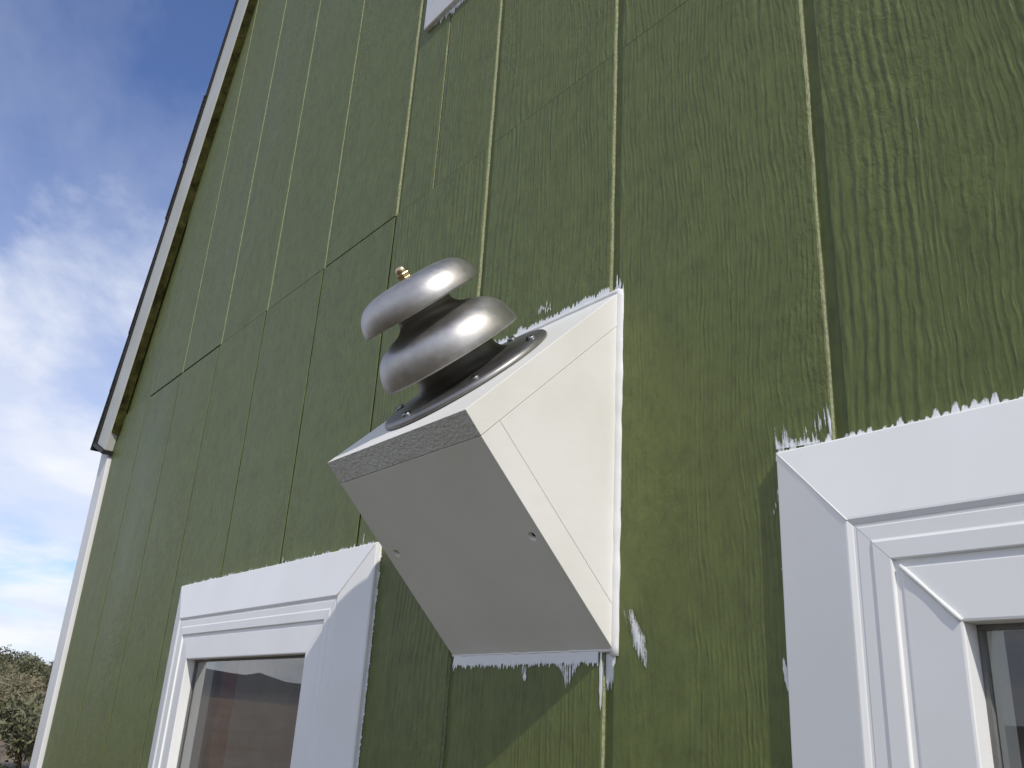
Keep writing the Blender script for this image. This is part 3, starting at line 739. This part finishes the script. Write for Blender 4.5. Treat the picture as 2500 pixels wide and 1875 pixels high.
# underside board, with two counter-sunk screw holes
e_b = (Bw - To_b).normalized(); n_b = Vector((-e_b.y, e_b.x)); n_b = n_b if n_b.y < 0 else -n_b     # outward = down/out
g0 = To_b + e_b * 0.0004
in_o = g0 - n_b * TB
def at_wall(p_): return p_ + e_b * ((0 - p_.x) / e_b.x)
bb = prism("underside_board", [tuple(g0), tuple(at_wall(g0)), tuple(at_wall(in_o)), tuple(in_o)], 'x', BXL + .0003, BXR - .0003, M['boxpaint'], boxo, 0.0003)
hp = []
for (hx, hy) in ((-0.5016, -0.0739), (-0.6812, -0.0797)):
    c2_ = g0 + e_b * ((hy - g0.x) / e_b.x); hp.append((hx, c2_))
def cut_holes(o):
    nb3 = Vector((0, n_b.x, n_b.y))
    for hx, c2_ in hp:
        bm = bmesh.new()
        bmesh.ops.create_cone(bm, cap_ends=True, segments=20, radius1=0.0022, radius2=0.0050, depth=0.005)
        mt = Matrix.Translation(Vector((hx, c2_.x, c2_.y + H0)) + nb3 * -0.0006) @ nb3.to_track_quat('Z', 'X').to_matrix().to_4x4()
        bmesh.ops.transform(bm, matrix=mt, verts=bm.verts)
        me = bpy.data.meshes.new("tmp"); bm.to_mesh(me); bm.free()
        c = bpy.data.objects.new("tmp", me); col.objects.link(c)
        md = o.modifiers.new("b", 'BOOLEAN'); md.object = c; md.operation = 'DIFFERENCE'; md.solver = 'EXACT'
        dg = bpy.context.evaluated_depsgraph_get(); dg.update()
        nm = bpy.data.meshes.new_from_object(o.evaluated_get(dg))
        o.modifiers.clear(); o.data = nm
        bpy.data.objects.remove(c); bpy.data.meshes.remove(me)
bpy.context.view_layer.update()
try: cut_holes(bb)
except Exception as ex: print("hole cut skipped", ex)
for hx, c2_ in hp:
    nb3 = Vector((0, n_b.x, n_b.y)); mt = Matrix.Translation(Vector((hx, c2_.x, c2_.y + H0)) - nb3 * 0.0026) @ nb3.to_track_quat('Z', 'X').to_matrix().to_4x4()
    s_ = lathe("screw_head", [(0.0, 0.0), (0.0021, 0.0), (0.0021, -0.0012), (0.0, -0.0012)], M['dark'], None, mt, 14); attach(s_, boxo)
# triangular cheeks
ci0 = in_o + e_b * 0.0; 
apex = None
# intersection of the two inner faces
def isect(p_, d_, q_, e_):
    den_ = d_.x * e_.y - d_.y * e_.x; t_ = ((q_.x - p_.x) * e_.y - (q_.y - p_.y) * e_.x) / den_; return p_ + d_ * t_
apex = isect(Tw_b, e_t, at_wall(in_o), e_b)
tri = [Vector((0, Tw_b.y - .0003)), apex + Vector((0.0003, 0)), Vector((0, at_wall(in_o).y + .0003))]
for (xa, xb) in ((BXR - 0.019, BXR - 0.0002), (BXL + 0.0002, BXL + 0.019)):
    prism("side_panel", [tuple(q) for q in tri], 'x', xa, xb, M['boxpaint'], boxo, 0.0003)
# caulk beads where the box meets the wall
def bead(name, P, Q, r0, seed, parent, yc=-0.0010, squash=1.0):
    pts = []; n = 46
    for i in range(n + 1):
        u = i / n; j = mnoise.noise(Vector((u * 11, seed, 0))) * .0007
        pts.append((P[0] + (Q[0] - P[0]) * u + j, P[1] + (Q[1] - P[1]) * u + yc, P[2] + (Q[2] - P[2]) * u + j))
    return tube(name, pts, lambda u: r0 * (1 + .22 * mnoise.noise(Vector((u * 17, seed, 3)))), M['caulk'], parent, 10)
bead("caulk_bead", (BXR + .0008, 0, Tw.y + .001), (BXR + .0008, 0, Bw.y - .004), 0.0048, 1, boxo, 0.0018)
bead("caulk_bead", (BXL, 0, Tw.y + .0012), (BXR, 0, Tw.y + .0012), 0.0030, 2, boxo, 0.0012)
bead("caulk_bead", (BXL, 0, Bw.y + .0006), (BXR, 0, Bw.y + .0006), 0.0016, 3, boxo, 0.0004)
# paint brushed past the box onto the siding
comb((BXR - .002, Tw.y + .006), (BXR - .002, Bw.y - .010), 120, lambda u: 0.0085 + .003 * mnoise.noise(Vector((u * 22, 5, 0))), (1, 0), 31, house, thin0=-.5, thin1=.55, name="paint_smear")
comb((BXL, Tw.y - .002), (BXR + .002, Tw.y + .001), 90, lambda u: 0.0085 + .0045 * mnoise.noise(Vector((u * 16, 6, 0))), (0.1, 1), 32, house, thin0=-.7, thin1=.45, name="paint_smear")
comb((BXL + .004, Bw.y + .001), (BXR - .016, Bw.y + .001), 75, lambda u: 0.0118, (0, -1), 33, house, thin0=-.05, thin1=.4, solid=.72, name="paint_smear")
comb((BXL - .0005, Bw.y + .001), (BXL + .005, Bw.y + .001), 6, lambda u: 0.013, (-.25, -1), 34, house, thin0=-.2, thin1=.4, name="paint_smear")
rq = random.Random(8)
for i in range(5):
    q_ = -.5955 + i * .0012; streak_blob(q_, .0465, q_ + .0002, .040 + rq.uniform(-.003, .004), .0011, 80 + i, (.0, .7), house)
streak_blob(-.5925, .042, -.5915, .0345, .0042, 91, (-.4, .1), house)
for i in range(12):
    q_ = -.5500 + i * .0017 + rq.uniform(-.0005, .0005); streak_blob(q_, .0470, q_ + .0004, .0405 + rq.uniform(-.002, .004) - .012 * math.exp(-((q_ + .540) / .004) ** 2), .0015, 100 + i, (-.1, .6), house)
# run of paint down the groove below the lower right corner
gx = XG - S
comb((gx + .0008, .058), (gx + .0105, .058), 7, lambda u: .034 - .012 * u, (0, -1), 120, house, y=-.0008, thin0=-.4, thin1=.5, solid=.7, name="paint_smear")
streak_blob(gx - .001, .058, gx - .0006, .014, .0035, 121, (-.3, .3), house)
streak_blob(gx + .0125, .060, gx + .0120, .044, .005, 122, (-.2, .5), house)
# slanting dab to the right of the box
streak_blob(-.4815, .093, -.4755, .070, .0032, 130, (.5, 1.1), house); streak_blob(-.4735, .085, -.4565, .043, .0125, 131, (.25, .75), house)
streak_blob(-.4865, .176, -.4845, .160, .0022, 132, (-.3, .2), house); streak_blob(-.486, .118, -.4865, .098, .0022, 133, (-.1, .4), house)
# brush marks above the top right corner
streak_blob(-.4925, .352, -.4925, .370, .0022, 140, (.0, .5), house); streak_blob(-.489, .353, -.4885, .366, .0040, 141, (.25, .8), house); streak_blob(-.485, .345, -.485, .361, .0022, 142, (.2, .8), house)
for i in range(12):
    q_ = -.598 + i * .0016 + rq.uniform(-.0006, .0006); z_ = .3655 + rq.uniform(-.002, .004); streak_blob(q_, z_, q_ + .0003, z_ + rq.uniform(.003, .010), .0011, 150 + i, (.0, .7), house)

# ------------------------------------------------------------------ the bell
n3 = Vector((0, n_t.x, n_t.y)).normalized(); x3 = Vector((1, 0, 0)); y3 = n3.cross(x3)
BC = Vector((-0.5985, (Tw.x + To.x) / 2 - 0.0015, (Tw.y + To.y) / 2 + H0 - 0.0015))
BM = Matrix(((x3.x, y3.x, n3.x, BC.x), (x3.y, y3.y, n3.y, BC.y), (x3.z, y3.z, n3.z, BC.z), (0, 0, 0, 1)))
bell = empty("metal_bell", (0, 0, 0)); bell.matrix_world = BM; WORLD[bell.name] = BM
tag(bell, "brushed metal double-domed bell screwed to the sloping top of the white box", "bell")
I4 = Matrix.Identity(4)
def smooth_prof(pts, k=4):
    """Catmull-Rom through the points"""
    P = [Vector(p_) for p_ in pts]; out = []
    for i in range(len(P) - 1):
        p0 = P[max(i - 1, 0)]; p1 = P[i]; p2 = P[i + 1]; p3 = P[min(i + 2, len(P) - 1)]
        for j in range(k):
            t_ = j / k
            q = 0.5 * ((2 * p1) + (p2 - p0) * t_ + (2 * p0 - 5 * p1 + 4 * p2 - p3) * t_ * t_ + (3 * p1 - p0 - 3 * p2 + p3) * t_ ** 3); out.append((max(q.x, 0), q.y))
    out.append(tuple(P[-1])); return out
lathe("base_flange", [(0.0, 0.0003), (0.0800, 0.0003), (0.0812, 0.0012), (0.0812, 0.0026), (0.0800, 0.0046), (0.0780, 0.0056)] + smooth_prof([(0.0770, 0.0058), (0.0640, 0.0064), (0.0540, 0.0072), (0.0465, 0.0088), (0.0420, 0.0118), (0.0390, 0.0160), (0.0372, 0.0220), (0.0365, 0.0300), (0.0365, 0.0480)]), M['metal_dark'], bell, I4)
lathe("lower_dome", [(0.0340, 0.0500), (0.0500, 0.0500), (0.0575, 0.0440), (0.0620, 0.0350), (0.0634, 0.0264), (0.0646, 0.0258)] + smooth_prof([(0.0650, 0.0266), (0.0647, 0.0320), (0.0630, 0.0395), (0.0600, 0.0460), (0.0560, 0.0512), (0.0500, 0.0557), (0.0410, 0.0597), (0.0335, 0.0622), (0.0290, 0.0648), (0.0262, 0.0685), (0.0252, 0.0740), (0.0250, 0.0820), (0.0250, 0.0960)]), M['metal'], bell, I4)
lathe("upper_dome", [(0.024, 0.0960), (0.0410, 0.0955), (0.0480, 0.0900), (0.0525, 0.0830), (0.0546, 0.0744), (0.0556, 0.0738)] + smooth_prof([(0.0560, 0.0746), (0.0555, 0.0800), (0.0534, 0.0866), (0.0500, 0.0922), (0.0445, 0.0970), (0.0360, 0.1002), (0.0240, 0.1018), (0.0120, 0.1023), (0.0010, 0.1024)]), M['metal'], bell, I4)
def acorn():
    v = []; f = []
    hx = [(math.cos(a), math.sin(a)) for a in [math.pi / 3 * i + .3 for i in range(6)]]
    prof = [(0.0068, 0.1016), (0.0068, 0.1030), (0.0050, 0.1030)]
    o1 = lathe("nut_washer", prof, M['brass'], bell, I4, 24)
    for h_ in (0.1030, 0.1074):
        for c, s_ in hx: v.append((c * .0062, s_ * .0062, h_))
    f = [tuple(range(6)), tuple(range(11, 5, -1))] + [(i, (i + 1) % 6, 6 + (i + 1) % 6, 6 + i) for i in range(6)]
    nut = mesh_obj("acorn_nut", v, f, M['brass'], None, off=False); bevel(nut, 0.0004); nut.parent = bell
    cap = lathe("cap", [(0.0050, 0.1073), (0.0050, 0.1088)] + smooth_prof([(0.0050, 0.1088), (0.0048, 0.1108), (0.0039, 0.1127), (0.0022, 0.1138), (0.0001, 0.1141)]), M['brass'], nut, I4, 24)
acorn()
def screws():
    base = None
    for k, a in enumerate((-93, -34, 27, 90, 148, 207)):
        ar = math.radians(a); r = 0.0700; h_ = 0.0058
        # pan head with a slot
        prof = [(0.0045, 0.0), (0.0045, 0.0009), (0.0041, 0.0019), (0.0029, 0.0026), (0.0012, 0.0029), (0.0001, 0.0029)]
        mt = Matrix.Translation((r * math.cos(ar), r * math.sin(ar), h_)) @ Matrix.Rotation(ar * 2.3 + k, 4, 'Z')
        s_ = lathe("screw", prof, M['steel'], bell, mt, 20)
        sl = mesh_obj("slot", [(x, y, z) for x in (-.0037, .0037) for y in (-.0005, .0005) for z in (.0016, .00295)], [(0, 1, 3, 2), (4, 6, 7, 5), (0, 4, 5, 1), (2, 3, 7, 6), (0, 2, 6, 4), (1, 5, 7, 3)], M['dark'], None, off=False)
        sl.parent = s_
screws()

# ------------------------------------------------------------------ shrubs on the hillside
def shrub_mesh(seed, n, mat):
    r = random.Random(seed); v = []; f = []
    lobes = [(Vector((r.uniform(-.32, .32), r.uniform(-.32, .32), r.uniform(.25, .62))), r.uniform(.18, .34)) for _ in range(11)]
    for i in range(n):
        c, rad = lobes[r.randrange(len(lobes))]
        d = Vector((r.gauss(0, 1), r.gauss(0, 1), r.gauss(0, 1))).normalized() * rad * (r.random() ** .35) * r.uniform(.8, 1.15)
        p_ = c + d
        if p_.z < .02: p_.z = abs(p_.z) + .02
        s_ = r.uniform(.020, .048); a = Vector((r.gauss(0, 1), r.gauss(0, 1), r.gauss(0, 1) + .6)).normalized(); b = a.orthogonal().normalized()
        b.rotate(Quaternion(a, r.uniform(0, 6.28))); c_ = a.cross(b)
        k = len(v); v += [p_ - b * s_ * .45, p_ + c_ * s_ * 1.2, p_ + b * s_ * .45, p_ - c_ * s_ * 1.2]; f.append((k, k + 1, k + 2, k + 3))
    me = bpy.data.meshes.new("foliage"); me.from_pydata([tuple(q) for q in v], [], f); me.materials.append(mat); return me
def stem_mesh(seed):
    r = random.Random(seed); v = []; f = []
    for i in range(7):
        a = r.uniform(0, 6.28); e = Vector((math.cos(a) * r.uniform(.15, .4), math.sin(a) * r.uniform(.15, .4), r.uniform(.35, .65)))
        k = len(v)
        for (q, w) in ((Vector((math.cos(a) * .03, math.sin(a) * .03, -.05)), .02), (e * .55 + Vector((0, 0, .03)), .012), (e, .004)):
            for j in range(4): t_ = j * math.pi / 2; v.append((q.x + w * math.cos(t_), q.y + w * math.sin(t_), q.z))
        for s_ in range(2):
            for j in range(4): j2 = (j + 1) % 4; f.append((k + s_ * 4 + j, k + s_ * 4 + j2, k + s_ * 4 + 4 + j2, k + s_ * 4 + 4 + j))
    me = bpy.data.meshes.new("stem"); me.from_pydata(v, [], f); me.materials.append(M['stem']); return me
fol = [shrub_mesh(i, 1300, M['leaf']) for i in range(4)] + [shrub_mesh(9 + i, 1500, M['leaf2']) for i in range(2)]
stm = [stem_mesh(i) for i in range(3)]
rb = random.Random(17)
def place_shrubs():
    placed = []; tries = 0
    while len(placed) < 150 and tries < 5000:
        tries += 1
        d = 17 + 62 * rb.random() ** 0.9; a = math.radians(rb.uniform(4.5, 17.5))
        x, y = -d * math.cos(a), d * math.sin(a)
        if any((x - p_[0]) ** 2 + (y - p_[1]) ** 2 < (0.62 * (p_[2] + .1)) ** 2 for p_ in placed): continue
        j = rb.random() < .22
        s_ = rb.uniform(1.0, 1.6) if not j else rb.uniform(1.5, 2.3)
        if d > 50: s_ *= 1.0
        placed.append((x, y, s_))
        kind = 4 + rb.randrange(2) if j else rb.randrange(4)
        e = empty("juniper_shrub" if j else "sage_shrub", (x, y, hill(x, y) - .02))
        e.scale = (s_, s_, s_ * rb.uniform(.8, 1.05)); e.rotation_euler = (0, 0, rb.uniform(0, 6.28))
        if j: tag(e, "dark dull green juniper shrub on the reddish hillside beyond the house corner", "shrub", "juniper shrubs on the hillside")
        else: tag(e, "grey green sage shrub on the reddish hillside beyond the house corner", "shrub", "sage shrubs on the hillside")
        o = bpy.data.objects.new("foliage", fol[kind]); col.objects.link(o); o.parent = e
        o = bpy.data.objects.new("stem", stm[rb.randrange(3)]); col.objects.link(o); o.parent = e
place_shrubs()
